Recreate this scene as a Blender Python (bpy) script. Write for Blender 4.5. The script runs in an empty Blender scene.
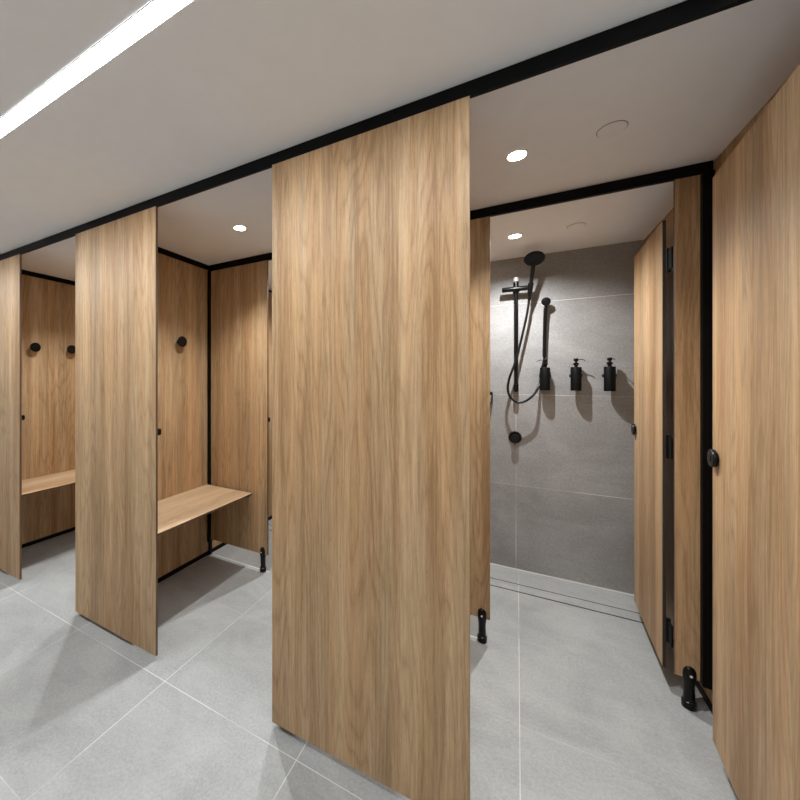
import bpy, bmesh, math
from mathutils import Vector, Matrix
PI = math.pi
S = bpy.context.scene
COL = S.collection

# ---------------------------------------------------------------- layout (metres)
CEIL = 2.455
VF, V2, VB = 1.257, 2.235, 3.205       # front line, shower line, tiled wall
PART = [-3.83, -2.305, -0.785, 0.772]  # partitions
PITCH = 1.527
T = 0.013

# ---------------------------------------------------------------- materials
def new_mat(name):
    m = bpy.data.materials.new(name); m.use_nodes = True
    nt = m.node_tree
    for n in list(nt.nodes): nt.nodes.remove(n)
    out = nt.nodes.new('ShaderNodeOutputMaterial')
    b = nt.nodes.new('ShaderNodeBsdfPrincipled')
    nt.links.new(b.outputs[0], out.inputs[0])
    return m, nt, b

def plain(name, col, rough=0.5, metal=0.0, spec=0.5, noise=0.0):
    m, nt, b = new_mat(name)
    b.inputs['Roughness'].default_value = rough
    b.inputs['Metallic'].default_value = metal
    b.inputs['Specular IOR Level'].default_value = spec
    if noise:
        n = nt.nodes.new('ShaderNodeTexNoise'); n.inputs['Scale'].default_value = 14
        n.inputs['Detail'].default_value = 6
        g = nt.nodes.new('ShaderNodeNewGeometry'); nt.links.new(g.outputs['Position'], n.inputs['Vector'])
        r = nt.nodes.new('ShaderNodeValToRGB')
        r.color_ramp.elements[0].position = .3; r.color_ramp.elements[1].position = .7
        r.color_ramp.elements[0].color = tuple(c*(1-noise) for c in col)+(1,)
        r.color_ramp.elements[1].color = tuple(min(1, c*(1+noise)) for c in col)+(1,)
        nt.links.new(n.outputs['Fac'], r.inputs[0]); nt.links.new(r.outputs[0], b.inputs['Base Color'])
    else:
        b.inputs['Base Color'].default_value = tuple(col)+(1,)
    return m

def math_node(nt, op, a, b=None, c=None):
    n = nt.nodes.new('ShaderNodeMath'); n.operation = op
    for i, v in enumerate((a, b, c)):
        if v is None: continue
        if isinstance(v, (int, float)): n.inputs[i].default_value = v
        else: nt.links.new(v, n.inputs[i])
    return n.outputs[0]

def mix_col(nt, fac, a, b, mode='MIX'):
    n = nt.nodes.new('ShaderNodeMix'); n.data_type = 'RGBA'; n.blend_type = mode
    if isinstance(fac, (int, float)): n.inputs[0].default_value = fac
    else: nt.links.new(fac, n.inputs[0])
    for i, v in ((6, a), (7, b)):
        if isinstance(v, tuple): n.inputs[i].default_value = v
        else: nt.links.new(v, n.inputs[i])
    return n.outputs[2]

def wood(name, axis, light, dark, tint):
    """oak laminate; grain runs along local `axis`"""
    m, nt, b = new_mat(name)
    tc = nt.nodes.new('ShaderNodeTexCoord')
    oi = nt.nodes.new('ShaderNodeObjectInfo')
    off = nt.nodes.new('ShaderNodeVectorMath'); off.operation = 'SCALE'
    comb = nt.nodes.new('ShaderNodeCombineXYZ')
    for i in range(3):
        nt.links.new(math_node(nt, 'MULTIPLY', oi.outputs['Random'], (17.3, 31.7, 11.9)[i]), comb.inputs[i])
    add = nt.nodes.new('ShaderNodeVectorMath'); add.operation = 'ADD'
    nt.links.new(tc.outputs['Object'], add.inputs[0]); nt.links.new(comb.outputs[0], add.inputs[1])
    def stretched(across, along):
        mp = nt.nodes.new('ShaderNodeMapping')
        sc = [across]*3; sc[axis] = along
        mp.inputs['Scale'].default_value = sc
        nt.links.new(add.outputs[0], mp.inputs['Vector']); return mp.outputs[0]
    def noise(vec, detail, rough, dist=0.0):
        n = nt.nodes.new('ShaderNodeTexNoise'); n.inputs['Scale'].default_value = 1
        n.inputs['Detail'].default_value = detail; n.inputs['Roughness'].default_value = rough
        n.inputs['Distortion'].default_value = dist
        nt.links.new(vec, n.inputs['Vector']); return n.outputs['Fac']
    broad = noise(stretched(9, .35), 3, .55, .4)
    mid = noise(stretched(60, 1.5), 6, .7, .6)
    fine = noise(stretched(230, 11), 6, .8)
    pores = noise(stretched(420, 22), 2, .6)
    # cathedral figure: warped rings
    warp = noise(stretched(5.5, .45), 2, .45, .1)
    ring = math_node(nt, 'FRACT', math_node(nt, 'MULTIPLY', warp, 26.0))
    ring = math_node(nt, 'MULTIPLY', math_node(nt, 'PINGPONG', ring, .5), 2.0)
    ring = math_node(nt, 'POWER', ring, 3.0)
    r1 = nt.nodes.new('ShaderNodeValToRGB')
    r1.color_ramp.elements[0].position = .37; r1.color_ramp.elements[1].position = .62
    r1.color_ramp.elements[0].color = dark+(1,); r1.color_ramp.elements[1].color = light+(1,)
    v = math_node(nt, 'ADD', math_node(nt, 'MULTIPLY', broad, .55), math_node(nt, 'MULTIPLY', mid, .45))
    v = math_node(nt, 'SUBTRACT', v, math_node(nt, 'MULTIPLY', math_node(nt, 'MULTIPLY', ring, .085), math_node(nt, 'GREATER_THAN', mid, .40)))
    v = math_node(nt, 'ADD', v, math_node(nt, 'MULTIPLY', math_node(nt, 'SUBTRACT', fine, .5), .42))
    v = math_node(nt, 'SUBTRACT', v, math_node(nt, 'MULTIPLY', math_node(nt, 'GREATER_THAN', pores, .66), .09))
    nt.links.new(v, r1.inputs[0])
    hue = noise(stretched(13, .5), 2, .5)
    hr = nt.nodes.new('ShaderNodeValToRGB')
    hr.color_ramp.elements[0].position = .42; hr.color_ramp.elements[1].position = .62
    hr.color_ramp.elements[0].color = (0, 0, 0, 1); hr.color_ramp.elements[1].color = (1, 1, 1, 1)
    nt.links.new(hue, hr.inputs[0])
    tinted = mix_col(nt, 1.0, r1.outputs[0], tint+(1,), 'MULTIPLY')
    c = mix_col(nt, hr.outputs[0], r1.outputs[0], tinted)
    nt.links.new(c, b.inputs['Base Color'])
    b.inputs['Roughness'].default_value = .48
    b.inputs['Specular IOR Level'].default_value = .35
    bp = nt.nodes.new('ShaderNodeBump'); bp.inputs['Strength'].default_value = .05; bp.inputs['Distance'].default_value = .002
    nt.links.new(fine, bp.inputs['Height']); nt.links.new(bp.outputs[0], b.inputs['Normal'])
    return m

WL, WD, WT = (.555, .390, .228), (.280, .175, .088), (1.0, .90, .80)
M_WOOD = wood('oak_laminate_upright', 2, WL, WD, WT)
M_WOODY = wood('oak_laminate_lengthwise', 1, (.66, .50, .335), (.42, .29, .175), WT)
M_EDGE = plain('dark_laminate_core', (.035, .022, .016), .6)
M_EDGE_L = plain('sealed_board_edge', (.12, .075, .045), .55)
M_BLACK = plain('black_powder_coat', (.003, .003, .0034), .5, 0, .12)
M_BLACKG = plain('satin_black_fitting', (.003, .003, .0034), .28, 0, .25)
M_HOSE = plain('black_hose', (.005, .005, .006), .35, 0, .3)
M_CHROME = plain('pale_cap', (.85, .85, .84), .3, .1)
M_PAINT = plain('ceiling_paint', (.86, .862, .87), .9, 0, .2, .012)
M_WALL = plain('wall_paint', (.84, .845, .85), .9, 0, .2, .012)

def tile(name, axes, grid, c_lo, c_hi, grout, gw, rough, scale=1.0, groove=0.3):
    """axes: the two world axes of the surface; grid: (pitch, offset) per axis or list of lines"""
    m, nt, b = new_mat(name)
    g = nt.nodes.new('ShaderNodeNewGeometry')
    sx = nt.nodes.new('ShaderNodeSeparateXYZ'); nt.links.new(g.outputs['Position'], sx.inputs[0])
    masks = []; ids = []
    for ax, (p, o) in zip(axes, grid):
        t = math_node(nt, 'DIVIDE', math_node(nt, 'SUBTRACT', sx.outputs[ax], o), p)
        ids.append(math_node(nt, 'FLOOR', t))
        fr = math_node(nt, 'FRACT', t)
        d = math_node(nt, 'MINIMUM', fr, math_node(nt, 'SUBTRACT', 1.0, fr))
        masks.append(math_node(nt, 'LESS_THAN', math_node(nt, 'MULTIPLY', d, p), gw*.5))
    if axes[1] == 2: masks[0] = math_node(nt, 'MULTIPLY', masks[0], math_node(nt, 'LESS_THAN', sx.outputs[2], 2.07))
    mask = math_node(nt, 'MAXIMUM', masks[0], masks[1])
    def noise(s, d, r, dist=0, vec=None):
        n = nt.nodes.new('ShaderNodeTexNoise'); n.inputs['Scale'].default_value = s
        n.inputs['Detail'].default_value = d; n.inputs['Roughness'].default_value = r; n.inputs['Distortion'].default_value = dist
        nt.links.new(vec or g.outputs['Position'], n.inputs['Vector']); return n.outputs['Fac']
    mp = nt.nodes.new('ShaderNodeMapping'); mp.inputs['Rotation'].default_value = (0, 0, .6)
    mp.inputs['Scale'].default_value = (1.0, 3.2, 3.2 if axes[1] == 2 else 1)
    nt.links.new(g.outputs['Position'], mp.inputs['Vector'])
    big = noise(2.2*scale, 6, .62, .8)
    streak = noise(3.0*scale, 7, .66, .5, mp.outputs[0])
    speck = noise(85*scale, 5, .85)
    tc = nt.nodes.new('ShaderNodeCombineXYZ'); nt.links.new(ids[0], tc.inputs[0]); nt.links.new(ids[1], tc.inputs[1])
    wn = nt.nodes.new('ShaderNodeTexWhiteNoise'); nt.links.new(tc.outputs[0], wn.inputs['Vector'])
    v = math_node(nt, 'ADD', math_node(nt, 'MULTIPLY', big, .38), math_node(nt, 'MULTIPLY', streak, .16))
    v = math_node(nt, 'ADD', v, math_node(nt, 'MULTIPLY', speck, .46))
    v = math_node(nt, 'ADD', v, math_node(nt, 'MULTIPLY', math_node(nt, 'SUBTRACT', wn.outputs['Value'], .5), .05))
    r = nt.nodes.new('ShaderNodeValToRGB'); r.color_ramp.elements[0].position = .40; r.color_ramp.elements[1].position = .60
    r.color_ramp.elements[0].color = c_lo+(1,); r.color_ramp.elements[1].color = c_hi+(1,)
    nt.links.new(v, r.inputs[0])
    fade = noise(1.7, 2, .5)
    fade = math_node(nt, 'MINIMUM', 1.0, math_node(nt, 'MAXIMUM', .3, math_node(nt, 'MULTIPLY', math_node(nt, 'SUBTRACT', fade, .36), 6.0)))
    if axes[1] == 1:
        inner = math_node(nt, 'SUBTRACT', 1.0, math_node(nt, 'MULTIPLY', math_node(nt, 'GREATER_THAN', sx.outputs[1], 1.4), .72))
        weak = math_node(nt, 'MAXIMUM', masks[0], math_node(nt, 'MULTIPLY', masks[1], inner))
    else: weak = mask
    nt.links.new(mix_col(nt, math_node(nt, 'MULTIPLY', weak, fade), r.outputs[0], grout+(1,)), b.inputs['Base Color'])
    b.inputs['Roughness'].default_value = rough; b.inputs['Specular IOR Level'].default_value = .4
    bp = nt.nodes.new('ShaderNodeBump'); bp.inputs['Strength'].default_value = groove; bp.inputs['Distance'].default_value = .002
    nt.links.new(math_node(nt, 'SUBTRACT', math_node(nt, 'MULTIPLY', speck, .5), mask), bp.inputs['Height'])
    nt.links.new(bp.outputs[0], b.inputs['Normal'])
    return m

M_FLOOR = tile('grey_stone_floor_tile', (0, 1), ((.7655, .010), (.580, 1.187)), (.270, .279, .277), (.412, .423, .418), (.62, .62, .61), .0034, .52)
M_BTILE = tile('grey_stone_wall_tile', (0, 2), ((1.53, -.007), (.7075, .661)), (.222, .218, .216), (.368, .364, .362), (.60, .58, .56), .0045, .5, .8)

def emis(name, col, st):
    m = bpy.data.materials.new(name); m.use_nodes = True; nt = m.node_tree
    for n in list(nt.nodes): nt.nodes.remove(n)
    o = nt.nodes.new('ShaderNodeOutputMaterial'); e = nt.nodes.new('ShaderNodeEmission')
    e.inputs[0].default_value = col+(1,); e.inputs[1].default_value = st
    nt.links.new(e.outputs[0], o.inputs[0]); return m
M_STRIP = emis('strip_diffuser', (.96, .985, 1.0), 55.0)
M_LENS = emis('downlight_lens', (1, .95, .88), 30.0)

# ---------------------------------------------------------------- mesh helpers
def link(name, bm, mats, parent=None, loc=(0, 0, 0), smooth=False):
    bmesh.ops.recalc_face_normals(bm, faces=bm.faces)
    me = bpy.data.meshes.new(name); bm.to_mesh(me); bm.free()
    for m in (mats if isinstance(mats, (list, tuple)) else [mats]): me.materials.append(m)
    if smooth:
        for p in me.polygons: p.use_smooth = True
        try: me.set_sharp_from_angle(angle=math.radians(40))
        except Exception: pass
    o = bpy.data.objects.new(name, me); COL.objects.link(o); o.location = loc
    if parent: o.parent = parent
    return o

def box(bm, x0, x1, y0, y1, z0, z1, bev=0, mi=0, edge_axis=None, edge_mi=1):
    r = bmesh.ops.create_cube(bm, size=1, matrix=Matrix.Translation(((x0+x1)/2, (y0+y1)/2, (z0+z1)/2)) @ Matrix.Diagonal((x1-x0, y1-y0, z1-z0, 1)))
    vs = r['verts']; fs = list({f for v in vs for f in v.link_faces})
    for f in fs:
        f.material_index = mi
        if edge_axis is not None and abs(f.normal[edge_axis]) < .5: f.material_index = edge_mi
    if bev:
        es = list({e for v in vs for e in v.link_edges})
        res = bmesh.ops.bevel(bm, geom=es, offset=bev, segments=2, profile=.5, affect='EDGES')
    return vs

def cyl(bm, p0, p1, r0, r1=None, seg=24, bev=0):
    p0, p1 = Vector(p0), Vector(p1); d = p1-p0; r1 = r0 if r1 is None else r1
    q = d.to_track_quat('Z', 'Y').to_matrix().to_4x4()
    M = Matrix.Translation((p0+p1)/2) @ q
    res = bmesh.ops.create_cone(bm, cap_ends=True, segments=seg, radius1=r0, radius2=r1, depth=d.length, matrix=M)
    if bev:
        es = [e for e in {e for v in res['verts'] for e in v.link_edges} if any(len(f.verts) > 4 for f in e.link_faces)]
        bmesh.ops.bevel(bm, geom=es, offset=bev, segments=3, profile=.5, affect='EDGES')

def lathe(bm, prof, M=Matrix.Identity(4), seg=32):
    rings = []
    for r, z in prof:
        if r < 1e-6: rings.append([bm.verts.new(M @ Vector((0, 0, z)))])
        else: rings.append([bm.verts.new(M @ Vector((r*math.cos(2*PI*i/seg), r*math.sin(2*PI*i/seg), z))) for i in range(seg)])
    for a, b in zip(rings, rings[1:]):
        for i in range(seg):
            j = (i+1) % seg
            if len(a) == 1 and len(b) == 1: continue
            if len(a) == 1: bm.faces.new((a[0], b[i], b[j]))
            elif len(b) == 1: bm.faces.new((a[i], b[0], a[j]))
            else: bm.faces.new((a[i], b[i], b[j], a[j]))

def spline(pts, n=10):
    P = [Vector(p) for p in pts]; P = [2*P[0]-P[1]]+P+[2*P[-1]-P[-2]]; out = []
    for i in range(1, len(P)-2):
        a, b, c, d = P[i-1:i+3]
        for k in range(n):
            t = k/n
            out.append(.5*((2*b)+(c-a)*t+(2*a-5*b+4*c-d)*t*t+(3*b-a-3*c+d)*t**3))
    out.append(P[-2]); return out

def tube(bm, pts, r, seg=12):
    pts = [Vector(p) for p in pts]; rings = []; up = None
    for i, p in enumerate(pts):
        d = (pts[min(i+1, len(pts)-1)]-pts[max(i-1, 0)]).normalized()
        if up is None: up = d.orthogonal().normalized()
        up = (up-d*up.dot(d)).normalized(); s = d.cross(up)
        rr = r(i/(len(pts)-1)) if callable(r) else r
        rings.append([bm.verts.new(p+(up*math.cos(2*PI*k/seg)+s*math.sin(2*PI*k/seg))*rr) for k in range(seg)])
    for a, b in zip(rings, rings[1:]):
        for k in range(seg): bm.faces.new((a[k], a[(k+1) % seg], b[(k+1) % seg], b[k]))
    bm.faces.new(rings[0]); bm.faces.new(rings[-1])

def empty(name, loc, rz=0):
    o = bpy.data.objects.new(name, None); COL.objects.link(o); o.location = loc; o.rotation_euler = (0, 0, rz)
    o.empty_display_size = .1; return o
def tag(o, label, cat, group=None):
    o['label'] = label; o['category'] = cat
    if group: o['group'] = group
    return o
def struct(name, bm, m):
    o = link(name, bm, m); o['kind'] = 'structure'; return o
def dup(root, loc, label=None, rz=None):
    r = root.copy(); COL.objects.link(r); r.location = loc
    if rz is not None: r.rotation_euler = (0, 0, rz)
    if label: r['label'] = label
    for ch in list(root.children):
        c = ch.copy(); COL.objects.link(c); c.parent = r
        for g in list(ch.children):
            d = g.copy(); COL.objects.link(d); d.parent = c
    return r

# ---------------------------------------------------------------- room shell
XL, XR, YN = -5.36, 2.26, -1.15
bm = bmesh.new(); box(bm, XL, XR, YN, VB, -.1, 0); struct('floor', bm, M_FLOOR)
bm = bmesh.new(); box(bm, XL, XR, YN, VB, CEIL, CEIL+.1); struct('ceiling', bm, M_PAINT)
SC = 2.437   # slightly lower ceiling over the showers
bm = bmesh.new()
for a, b in zip(PART, PART[1:]): box(bm, a+.0125, b-.0125, V2+.0115, VB-.0005, SC, CEIL-.0005)
struct('ceiling', bm, M_PAINT)
bm = bmesh.new(); box(bm, XL-.1, XR+.1, VB, VB+.1, -.1, CEIL+.1); struct('wall_back', bm, M_BTILE)
bm = bmesh.new(); box(bm, XL-.1, XR+.1, YN-.1, YN, -.1, CEIL+.1); struct('wall_front', bm, M_WALL)
bm = bmesh.new(); box(bm, XL-.1, XL, YN, VB, -.1, CEIL+.1); struct('wall_left', bm, M_WALL)
bm = bmesh.new(); box(bm, XR, XR+.1, YN, VB, -.1, CEIL+.1); struct('wall_right', bm, M_WALL)
# pale joint between floor and tiled wall
bm = bmesh.new()
for a, b in zip(PART, PART[1:]): box(bm, a+.03, b-.03, VB-.006, VB-.0005, .0005, .007)
struct('trim_1', bm, plain('pale_sealant', (.72, .71, .69), .5))
# ---------------------------------------------------------------- rails
def rail_h(x0, x1, yc, w=.022, z0=2.403, z1=CEIL-.001):
    bm = bmesh.new(); box(bm, x0, x1, yc-w/2, yc+w/2, z0, z1, .002); return bm
o = link('head_rail', rail_h(XL+.002, XR-.002, VF+.004, .014), M_BLACK)
tag(o, 'long black head rail under the ceiling above the front panels', 'rail')
cub = ['leftmost cubicle', 'middle cubicle with the full bench', 'right-hand cubicle with the shower']
for i, (a, b) in enumerate(zip(PART, PART[1:])):
    bm = rail_h(a+.0125, b-.0125, V2)
    o = link('head_rail', bm, M_BLACK)
    tag(o, 'black head rail above the shower doorway, '+cub[i], 'rail', 'black head rails')

# partitions run front to back; each is board + floor channel + top channel
def partition(x, label, top=True):
    e = empty('partition', (x, VF+.03, 0)); y1 = VB-.001-VF-.03
    bm = bmesh.new(); box(bm, -T/2, T/2, 0, y1, .034, 2.412 if top else CEIL-.001, 0, 0, 0, 1)
    link('panel', bm, [M_WOOD, M_EDGE], e)
    bm = bmesh.new(); box(bm, -.0115, .0115, .0, y1, .0005, .034, .001); link('floor_channel', bm, M_BLACK, e)
    if top:
        bm = bmesh.new(); box(bm, -.0115, .0115, 0, y1, 2.412, CEIL-.001, .001); link('top_channel', bm, M_BLACK, e)
    tag(e, label, 'partition', 'oak partitions between cubicles'); return e
partition(PART[0], 'oak partition with two black coat hooks behind the leftmost bench')
partition(PART[1], 'oak partition with a coat hook and bench, left side of the middle cubicle')
partition(PART[2], 'oak partition hidden edge-on behind the large front panel')
partition(PART[3], 'oak partition behind the large open door at right edge', False)

def corner_post(x, label, left=-.0195):
    e = empty('corner_post', (x, V2, 0))
    bm = bmesh.new(); box(bm, .0125, .032, -.028, .028, .115, 2.403, .0015); box(bm, left, -.0125, -.028, .028, .125, 2.403, .0015)
    link('channel', bm, M_BLACK, e)
    bm = bmesh.new(); box(bm, .0125, .026, -.014, .014, .001, .115, .001)
    link('foot', bm, M_BLACK, e)
    tag(e, label, 'post', 'black corner channels'); return e
corner_post(PART[0], 'black corner channel at the back of the leftmost cubicle')
corner_post(PART[1], 'black vertical corner channel beside the bench in the middle cubicle')
corner_post(PART[2], 'black corner channel behind the large front panel')
corner_post(PART[3], 'thick black vertical channel between narrow oak panel and big open door', -.052)

# ---------------------------------------------------------------- front panels
def latch(parent, x, y, z):
    bm = bmesh.new(); box(bm, x-.02, x+.001, y, y+.016, z-.018, z+.018, .002)
    box(bm, x-.016, x+.006, y+.003, y+.018, z-.014, z+.014, .002)
    return link('latch_keeper', bm, M_BLACKG, parent)
FP = [(-3.955, -3.186, 'oak front panel cut off by the left edge of the picture', True),
      (-2.446, -1.675, 'oak front panel between the two bench cubicles, second from left', True),
      (-.918, -.134, 'largest oak front panel, in the middle of the picture', False),
      (.62, 1.40, 'oak front panel to the right of the big open door', False)]
for x0, x1, lab, lt in FP:
    xc = (x0+x1)/2; w = (x1-x0)/2
    e = empty('front_panel', (xc, VF, 0))
    bm = bmesh.new(); box(bm, -w, w, -T/2, T/2, .023, 2.4025, 0, 0, 1, 1); link('panel', bm, [M_WOOD, M_EDGE_L], e)
    if lt: latch(e, w, T/2, 1.206)
    tag(e, lab, 'panel', 'oak front panels')

# ---------------------------------------------------------------- panels of the shower line + feet
def foot_mesh():
    bm = bmesh.new()
    lathe(bm, [(0, .001), (.0245, .001), (.0255, .004), (.0255, .026), (.0245, .031), (.0205, .034), (.0195, .05), (.0195, .105),
               (.0225, .122), (.0245, .14), (.0245, .158), (.0225, .172), (.017, .183), (.008, .189), (0, .190)])
    return bm
def back_panel(x0, x1, foot_x, label, fgroup, strike=False):
    xc = (x0+x1)/2; w = (x1-x0)/2
    e = empty('shower_front_panel', (xc, V2, 0))
    bm = bmesh.new(); box(bm, -w, w, -T/2, T/2, .135, 2.4025, 0, 0, 1, 1); link('panel', bm, [M_WOOD, M_EDGE], e)
    if strike:
        latch(e, w, T/2, 1.175)
    f = link('foot', foot_mesh(), M_BLACKG, e, (foot_x-xc, 0, 0), True)
    bm = bmesh.new()
    cyl(bm, (0, -.0234, .155), (0, -.0262, .155), .005, seg=14)
    link('screw', bm, M_CHROME, f)
    tag(e, label, 'panel', fgroup); return e
G = 'oak panels on the shower line'
back_panel(PART[0]+.033, -3.205, -3.245, 'oak panel beside the shower doorway of the leftmost cubicle', G, True)
back_panel(PART[1]+.033, -1.681, -1.727, 'oak panel on a black foot behind the bench of the middle cubicle', G, True)
back_panel(PART[2]+.033, -.133, -.174, 'oak panel on a black foot just right of the largest front panel', G)
NAR = [(.634, PART[3]-.053, 'narrow oak panel on a black foot next to the thick black channel'),
       (.634-PITCH, PART[2]-.021, 'narrow oak panel hidden behind the largest front panel'),
       (.634-2*PITCH, PART[1]-.021, 'narrow oak panel hidden behind the second front panel')]
for x0, x1, lab in NAR: back_panel(x0, x1, x0+.050, lab, G)

# ---------------------------------------------------------------- doors
def knob_part(parent, x, y, z, side, r=.034):
    """turn knob on a board face; side = +1/-1 direction of local y"""
    bm = bmesh.new()
    M = Matrix.Translation((x, y-side*.0005, z)) @ Matrix.Rotation(-side*PI/2, 4, 'X')
    lathe(bm, [(0, 0), (.6*r, 0), (.6*r, .004), (r*.93, .005), (r, .008), (r, .014), (r*.93, .018), (r*.6, .019), (0, .019)], M, 28)
    k = link('knob', bm, M_BLACKG, parent, smooth=True)
    bm = bmesh.new(); lathe(bm, [(0, .0185), (r*.42, .0185), (r*.42, .021), (0, .0215)], M, 20)
    link('indicator', bm, M_HOSE, k, smooth=True)
    return k
def door(name, hinge, free, z0, z1, kz, label, group, reach=.066):
    """board from hinge point to free point (world xy); local x along the board"""
    h = Vector(hinge); f = Vector(free); d = f-h; L = d.length; rz = math.atan2(d.y, d.x)
    e = empty(name, (h.x, h.y, 0), rz)
    bm = bmesh.new(); box(bm, 0, L, -T/2, T/2, z0, z1, 0, 0, 1, 1); link('panel', bm, [M_WOOD, M_EDGE], e)
    knob_part(e, L-.043, T/2, kz, 1); knob_part(e, L-.043, -T/2, kz, -1)
    if True:
        for z in (.29, 1.165, 2.055):
            bm = bmesh.new()
            cyl(bm, (-.012, -.012, z-.055), (-.012, -.012, z+.055), .0085, seg=16)
            box(bm, -.012, .05, -T/2-.004, -T/2, z-.05, z+.05, .001)
            box(bm, -reach, -.012, -.016, -.010, z-.05, z+.05, .001)
            link('hinge', bm, M_BLACK, e)
    tag(e, label, 'door', group); return e
door('cubicle_door', (.612, 1.30), (.667, 1.940), .10, 2.262, 1.190, 'big open oak door with black knob at the right edge', 'open oak cubicle doors', .0355)
d2 = door('shower_door', (.622, 2.316), (.651, 2.925), .10, 2.253, 1.178, 'oak shower door standing open beside the soap dispensers', 'open oak shower doors')
for k, lab in ((1, 'the largest front panel'), (2, 'the second front panel from left')):
    door('cubicle_door', (.6-k*PITCH, 1.30), (.652-k*PITCH, 1.943), .10, 2.262, 1.190, 'open oak cubicle door edge-on behind '+lab, 'open oak cubicle doors', .0355)
    dup(d2, (d2.location.x-k*PITCH, d2.location.y, 0), 'open oak shower door hidden behind '+lab)

# ---------------------------------------------------------------- benches
def bench():
    e = empty('bench', (0, 0, 0))
    y0, y1 = 1.29, V2-.012
    bm = bmesh.new(); box(bm, .009, .497, y0-V2, -.030, .588, .601, 0, 0, 2, 1); link('seat', bm, [M_WOODY, M_EDGE_L], e)
    for y in (-.06, -.47, -.90):
        bm = bmesh.new()
        box(bm, .0085, .0125, y-.018, y+.018, .50, .587, .0006); box(bm, .0085, .30, y-.018, y+.018, .583, .5875, .0006)
        link('bracket', bm, M_BLACK, e)
    bm = bmesh.new(); box(bm, .40, .45, -.045, -.0085, .560, .587, .001); link('clip', bm, M_BLACK, e)
    return e
b1 = bench(); b1.location = (PART[1], V2, 0)
tag(b1, 'long oak bench along the partition in the middle cubicle', 'bench', 'oak cubicle benches')
dup(b1, (PART[0], V2, 0), 'oak bench in the leftmost cubicle, partly hidden by the front panels')

# ---------------------------------------------------------------- coat hooks
def coat_hook():
    e = empty('coat_hook', (0, 0, 0))
    R = Matrix.Rotation(PI/2, 4, 'Y')
    bm = bmesh.new(); lathe(bm, [(0, .0), (.017, .0), (.018, .004), (.012, .008), (.011, .040), (0, .040)], R, 24); link('stem', bm, M_BLACKG, e, smooth=True)
    bm = bmesh.new(); lathe(bm, [(0, .040), (.038, .040), (.041, .043), (.041, .049), (.038, .052), (0, .052)], R, 36); link('disc', bm, M_BLACKG, e, smooth=True)
    return e
h = coat_hook(); h.location = (PART[1]+.0068, 1.915, 1.777)
tag(h, 'round black coat hook above the bench in the middle cubicle', 'coat hook', 'round black coat hooks')
dup(h, (PART[1]+.0068, 1.60, 1.777), 'round black coat hook hidden behind the second front panel')
dup(h, (PART[0]+.0068, 1.60, 1.775), 'left one of two round black hooks in the leftmost cubicle')
dup(h, (PART[0]+.0068, 1.90, 1.777), 'round black hook half hidden by a front panel, leftmost cubicle')

# ---------------------------------------------------------------- floor drains
def drain():
    e = empty('shower_drain', (0, 2.925, 0))
    for y in (-.052, .052):
        bm = bmesh.new(); box(bm, -.70, .70, y-.0035, y+.0035, .0004, .0016); link('slot', bm, M_BLACK, e)
    bm = bmesh.new(); box(bm, -.70, .70, -.0475, .0475, .0004, .0020, .0005); link('tile_insert', bm, M_FLOOR, e)
    return e
d = drain(); d.location = ((PART[2]+PART[3])/2, 2.925, 0)
tag(d, 'tile-filled linear drain with two dark slots below the shower', 'drain', 'linear shower drains')
dup(d, ((PART[1]+PART[2])/2, 2.925, 0), 'tile-filled linear drain seen through the gap of the middle cubicle')

# thin pale strips on the floor under the shower line panels
bm = bmesh.new()
for a, b in zip(PART, PART[1:]): box(bm, a+.04, a+.63, V2+.012-.004, V2+.012+.004, .0003, .0009)
struct('trim_2', bm, plain('pale_floor_strip', (.66, .66, .65), .5))

# ---------------------------------------------------------------- shower set
e = empty('shower_set', (-.007, VB, 1.30))
tag(e, 'black shower rail with round hand shower and looping hose on grey tiles', 'shower')
O = Vector(e.location)
def W(*p): return Vector(p)-O
# riser rail
bm = bmesh.new(); cyl(bm, W(-.007, 3.150, 1.405), W(-.007, 3.150, 2.235), .0138, seg=24); link('riser_rail', bm, M_BLACKG, e, smooth=True)
# wall brackets
for z in (1.42, 2.205):
    bm = bmesh.new(); cyl(bm, W(-.007, 3.204, z), W(-.007, 3.150, z), .017, seg=24, bev=.002)
    cyl(bm, W(-.007, 3.150, z-.028), W(-.007, 3.150, z+.028), .018, seg=24, bev=.003)
    link('rail_bracket', bm, M_BLACKG, e, smooth=True)
bm = bmesh.new(); cyl(bm, W(-.007, 3.150, 2.236), W(-.007, 3.150, 2.270), .0175, seg=24, bev=.006); link('rail_cap', bm, M_CHROME, e, smooth=True)
# slider with cross arm
bm = bmesh.new()
cyl(bm, W(-.102, 3.13, 2.178), W(.098, 3.13, 2.178), .0185, seg=24, bev=.003)
cyl(bm, W(-.007, 3.15, 2.148), W(-.007, 3.15, 2.208), .020, seg=24, bev=.003)
link('slider', bm, M_BLACKG, e, smooth=True)
# hand shower: conical holder, handle, head disc
bm = bmesh.new(); cyl(bm, W(.083, 3.105, 2.125), W(.090, 3.085, 2.20), .015, .019, seg=24, bev=.002); link('holder', bm, M_BLACKG, e, smooth=True)
hs = [(.080, 3.118, 2.08), (.085, 3.10, 2.14), (.093, 3.07, 2.22), (.104, 3.03, 2.315), (.107, 3.008, 2.352)]
bm = bmesh.new(); tube(bm, [W(*p) for p in spline(hs, 6)], lambda t: .0105+.0045*t, 16); hd = link('handle', bm, M_BLACKG, e, smooth=True)
c = W(.109, 2.998, 2.358); ax = Vector((.02, -.52, -.85)).normalized()
Mh = Matrix.Translation(c) @ ax.to_track_quat('Z', 'Y').to_matrix().to_4x4()
bm = bmesh.new(); lathe(bm, [(0, -.012), (.025, -.012), (.057, -.004), (.065, .004), (.066, .010), (.063, .014), (0, .015)], Mh, 48)
head = link('head', bm, M_BLACKG, e, smooth=True)
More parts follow.
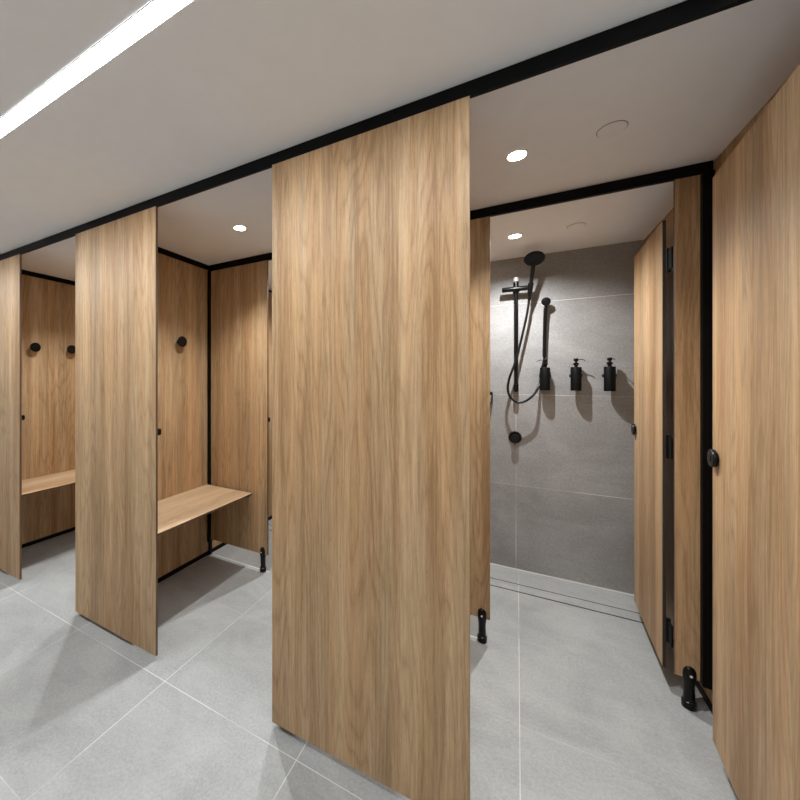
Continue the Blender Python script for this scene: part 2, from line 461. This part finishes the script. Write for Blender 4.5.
bm = bmesh.new(); lathe(bm, [(0, .0148), (.054, .0148), (.054, .0165), (0, .0168)], Mh, 40); link('spray_face', bm, M_HOSE, head, smooth=True)
# hose
hp = [(.080, 3.118, 2.09), (.066, 3.125, 1.98), (.035, 3.125, 1.82), (-.008, 3.12, 1.63), (-.050, 3.115, 1.50), (-.062, 3.11, 1.42), (-.047, 3.105, 1.355),
      (.0, 3.10, 1.315), (.052, 3.10, 1.322), (.105, 3.11, 1.368), (.140, 3.165, 1.425), (.156, 3.191, 1.48), (.158, 3.192, 1.53), (.172, 3.188, 1.60), (.181, 3.182, 1.66), (.182, 3.178, 1.80), (.185, 3.168, 1.97), (.187, 3.16, 2.02)]
bm = bmesh.new(); tube(bm, [W(*p) for p in spline(hp, 10)], .0085, 12); link('hose', bm, M_HOSE, e, smooth=True)
bm = bmesh.new(); tube(bm, [W(.181, 3.182, 1.655), W(.182, 3.178, 1.80), W(.185, 3.168, 1.97), W(.187, 3.16, 2.02)], .0125, 14); link('hose_sleeve', bm, M_BLACKG, e, smooth=True)
# wall elbow at the top end of the hose
bm = bmesh.new()
cyl(bm, W(.188, 3.204, 2.065), W(.188, 3.15, 2.065), .016, seg=24)
cyl(bm, W(.188, 3.16, 2.062), W(.188, 3.16, 2.005), .0125, .010, seg=20)
cyl(bm, W(.188, 3.150, 2.065), W(.188, 3.136, 2.063), .031, seg=36, bev=.005)
link('wall_elbow', bm, M_BLACKG, e, smooth=True)
bm = bmesh.new(); cyl(bm, W(.188, 3.204, 2.065), W(.188, 3.198, 2.065), .027, seg=32, bev=.002); link('wall_plate', bm, M_CHROME, e, smooth=True)

e = empty('shower_mixer', (-.013, VB, 1.035))
tag(e, 'round black shower mixer knob on the grey tiles below the hose', 'tap')
Ry = Matrix.Rotation(PI/2, 4, 'X')
bm = bmesh.new(); lathe(bm, [(0, .0), (.044, .0), (.046, .003), (.046, .011), (.043, .014), (0, .014)], Ry, 32); link('body', bm, M_BLACKG, e, smooth=True)
bm = bmesh.new(); lathe(bm, [(0, .013), (.023, .013), (.024, .018), (.024, .055), (.022, .058), (0, .058)], Ry, 40); k = link('knob', bm, M_BLACKG, e, smooth=True)
bm = bmesh.new(); lathe(bm, [(0, .0575), (.015, .0575), (.015, .060), (0, .0605)], Ry, 32); link('cap', bm, M_HOSE, k, smooth=True)
bm = bmesh.new(); cyl(bm, (0, -.049, -.022), (0, -.049, -.050), .0035, seg=12); link('pin', bm, M_BLACKG, k, smooth=True)

# ---------------------------------------------------------------- soap dispensers
def dispenser(x, a, label, s=1.0):
    """a = heading of the spout"""
    e = empty('soap_dispenser', (x, 3.147, 1.406))
    bm = bmesh.new(); lathe(bm, [(0, 0), (.031, 0), (.033, .002), (.033, .166), (.031, .169), (0, .169)], Matrix.Identity(4), 40); link('bottle', bm, M_BLACK, e, smooth=True)
    bm = bmesh.new(); lathe(bm, [(.0, .169), (.012, .169), (.012, .184), (.017, .187), (.017, .199), (.012, .201), (.007, .203), (.007, .212), (0, .212)], Matrix.Identity(4), 24)
    p = link('pump', bm, M_BLACKG, e, smooth=True)
    bm = bmesh.new(); lathe(bm, [(0, .211), (.013, .211), (.0145, .215), (.0145, .229), (.012, .232), (0, .232)], Matrix.Identity(4), 24); link('pump_head', bm, M_BLACKG, p, smooth=True)
    dx, dy = math.cos(a), math.sin(a)
    bm = bmesh.new(); tube(bm, spline([(0, 0, .222), (dx*.025, dy*.025, .225), (dx*.045, dy*.045, .220), (dx*.054, dy*.054, .211)], 5), lambda t: .0030-.001*t, 10)
    link('spout', bm, M_BLACKG, p, smooth=True)
    bm = bmesh.new(); cyl(bm, (0, VB-3.147, .105), (0, .030, .105), .011, seg=20); cyl(bm, (-.0, VB-3.147, .105), (0, .052, .105), .013, seg=24)
    box(bm, -.037, .037, -.004, .036, .095, .116, .002)
    link('wall_bracket', bm, M_BLACK, e)
    tag(e, label, 'soap dispenser', 'black soap dispensers'); return e
dispenser(.1825, PI*1.02, 'black pump dispenser on tiles in front of the hanging hose, leftmost of three')
dispenser(.3715, -.15, 'black pump soap dispenser on tiles, middle one of three')
dispenser(.563, -1.25, 'black pump soap dispenser nearest the open shower door, rightmost of three')

# wire shelf at the left of the shower
e = empty('wire_shelf', (-.30, VB, 1.30))
tag(e, 'black wire shelf peeking out left of the shower rail', 'shelf')
bm = bmesh.new()
for z in (.08, 0.0):
    for (p, q) in (((-.12, -.11, z), (.128, -.11, z)), ((.128, -.11, z), (.128, -.004, z)), ((-.12, -.11, z), (-.12, -.004, z)), ((-.12, -.004, z), (.128, -.004, z))):
        cyl(bm, p, q, .004 if z else .003, seg=8)
box(bm, -.12, .128, -.1135, -.1075, .066, .090)
link('rim', bm, M_BLACKG, e)
bm = bmesh.new()
for k in range(10): cyl(bm, (-.115+k*.026, -.11, 0), (-.115+k*.026, -.004, 0), .002, seg=6)
for k in range(6): cyl(bm, (.128, -.006-.02*k, 0), (.128, -.006-.02*k, .08), .002, seg=6)
link('wires', bm, M_BLACKG, e)

# ---------------------------------------------------------------- lights
def downlight(x, y, label, watt, wide=116, blend=1.0):
    e = empty('downlight', (x, y, SC if y > V2 else CEIL))
    bm = bmesh.new(); lathe(bm, [(.036, -.0005), (.044, -.0005), (.0445, -.002), (.043, -.004), (.037, -.004), (.036, -.0005)], Matrix.Identity(4), 40)
    link('trim_ring', bm, plain('lamp_trim', (.8, .79, .77), .4), e, smooth=True)
    bm = bmesh.new(); lathe(bm, [(0, -.0015), (.0345, -.0015), (.0345, -.0005), (0, -.0005)], Matrix.Identity(4), 32)
    link('lens', bm, M_LENS, e)
    ld = bpy.data.lights.new('downlight_beam', 'SPOT'); ld.energy = watt; ld.color = (.975, .985, .985)
    ld.spot_size = math.radians(wide); ld.spot_blend = blend; ld.shadow_soft_size = .011
    lo = bpy.data.objects.new('beam', ld); COL.objects.link(lo); lo.parent = e; lo.location = (0, 0, -.012)
    tag(e, label, 'ceiling light', 'round recessed downlights'); return e
names = ['leftmost changing cubicle', 'middle changing cubicle', 'right-hand changing space']
for i in range(3):
    x = (-.0-(2-i)*PITCH) if i < 2 else 0.0
    if i == 1: x = -1.553
    if i == 0: x = -3.09
    downlight(x, 1.771, 'round recessed downlight in the ceiling of the '+names[i], 66)
    downlight(x-.012, 2.712, 'round recessed downlight above the shower behind the '+names[i], 84, 152, 1.0)
def ceiling_disc(y, label):
    bm = bmesh.new(); lathe(bm, [(0, -.004), (.044, -.004), (.046, -.003), (.046, -.0005), (0, -.0005)], Matrix.Identity(4), 40)
    e = empty('ceiling_cover', (.322, y, SC if y > V2 else CEIL))
    link('cover', bm, M_PAINT, e, smooth=True)
    bm = bmesh.new(); lathe(bm, [(.0462, -.0005), (.0485, -.0005), (.0485, -.0012), (.0462, -.0012), (.0462, -.0005)], Matrix.Identity(4), 40)
    link('gap_ring', bm, plain('shadow_gap', (.2, .18, .16), .8), e)
    tag(e, label, 'ceiling cover', 'round ceiling covers'); return e
ceiling_disc(1.763, 'flat round painted cover in the ceiling right of the nearest downlight')
ceiling_disc(2.714, 'flat round painted cover in the shower ceiling near the open door')

e = empty('ceiling_strip_light', ((XL+XR)/2, .624, CEIL))
hw = (XR-XL)/2-.05
bm = bmesh.new(); box(bm, -hw, hw, -.023, .023, -.0045, -.0005); link('diffuser', bm, M_STRIP, e)
bm = bmesh.new()
for s in (-1, 1): box(bm, -hw, hw, s*.023-(.0015 if s < 0 else 0), s*.023+(.0015 if s > 0 else 0), -.005, -.0005)
link('frame', bm, plain('strip_frame', (.8, .8, .78), .5), e)
tag(e, 'long white linear strip light crossing the corridor ceiling', 'ceiling light')

# ---------------------------------------------------------------- world, camera
w = bpy.data.worlds.new('world'); S.world = w; w.use_nodes = True
w.node_tree.nodes['Background'].inputs[0].default_value = (.9, .9, .9, 1)
w.node_tree.nodes['Background'].inputs[1].default_value = .05

cd = bpy.data.cameras.new('camera'); cam = bpy.data.objects.new('camera', cd); COL.objects.link(cam)
cd.sensor_width = 36; cd.lens = 359.76/800*36; cd.shift_x = .1; cd.shift_y = -20.5/800; cd.clip_start = .02
cam.location = (0, 0, 1.486); cam.rotation_euler = (PI/2, 0, math.asin(.4803))
S.camera = cam
S.view_settings.view_transform = 'Standard'; S.view_settings.look = 'None'
S.view_settings.gamma = 1; S.view_settings.use_curve_mapping = False
S.view_settings.exposure = 0.44
S.cycles.max_bounces = 10; S.cycles.diffuse_bounces = 6; S.cycles.sample_clamp_indirect = 4
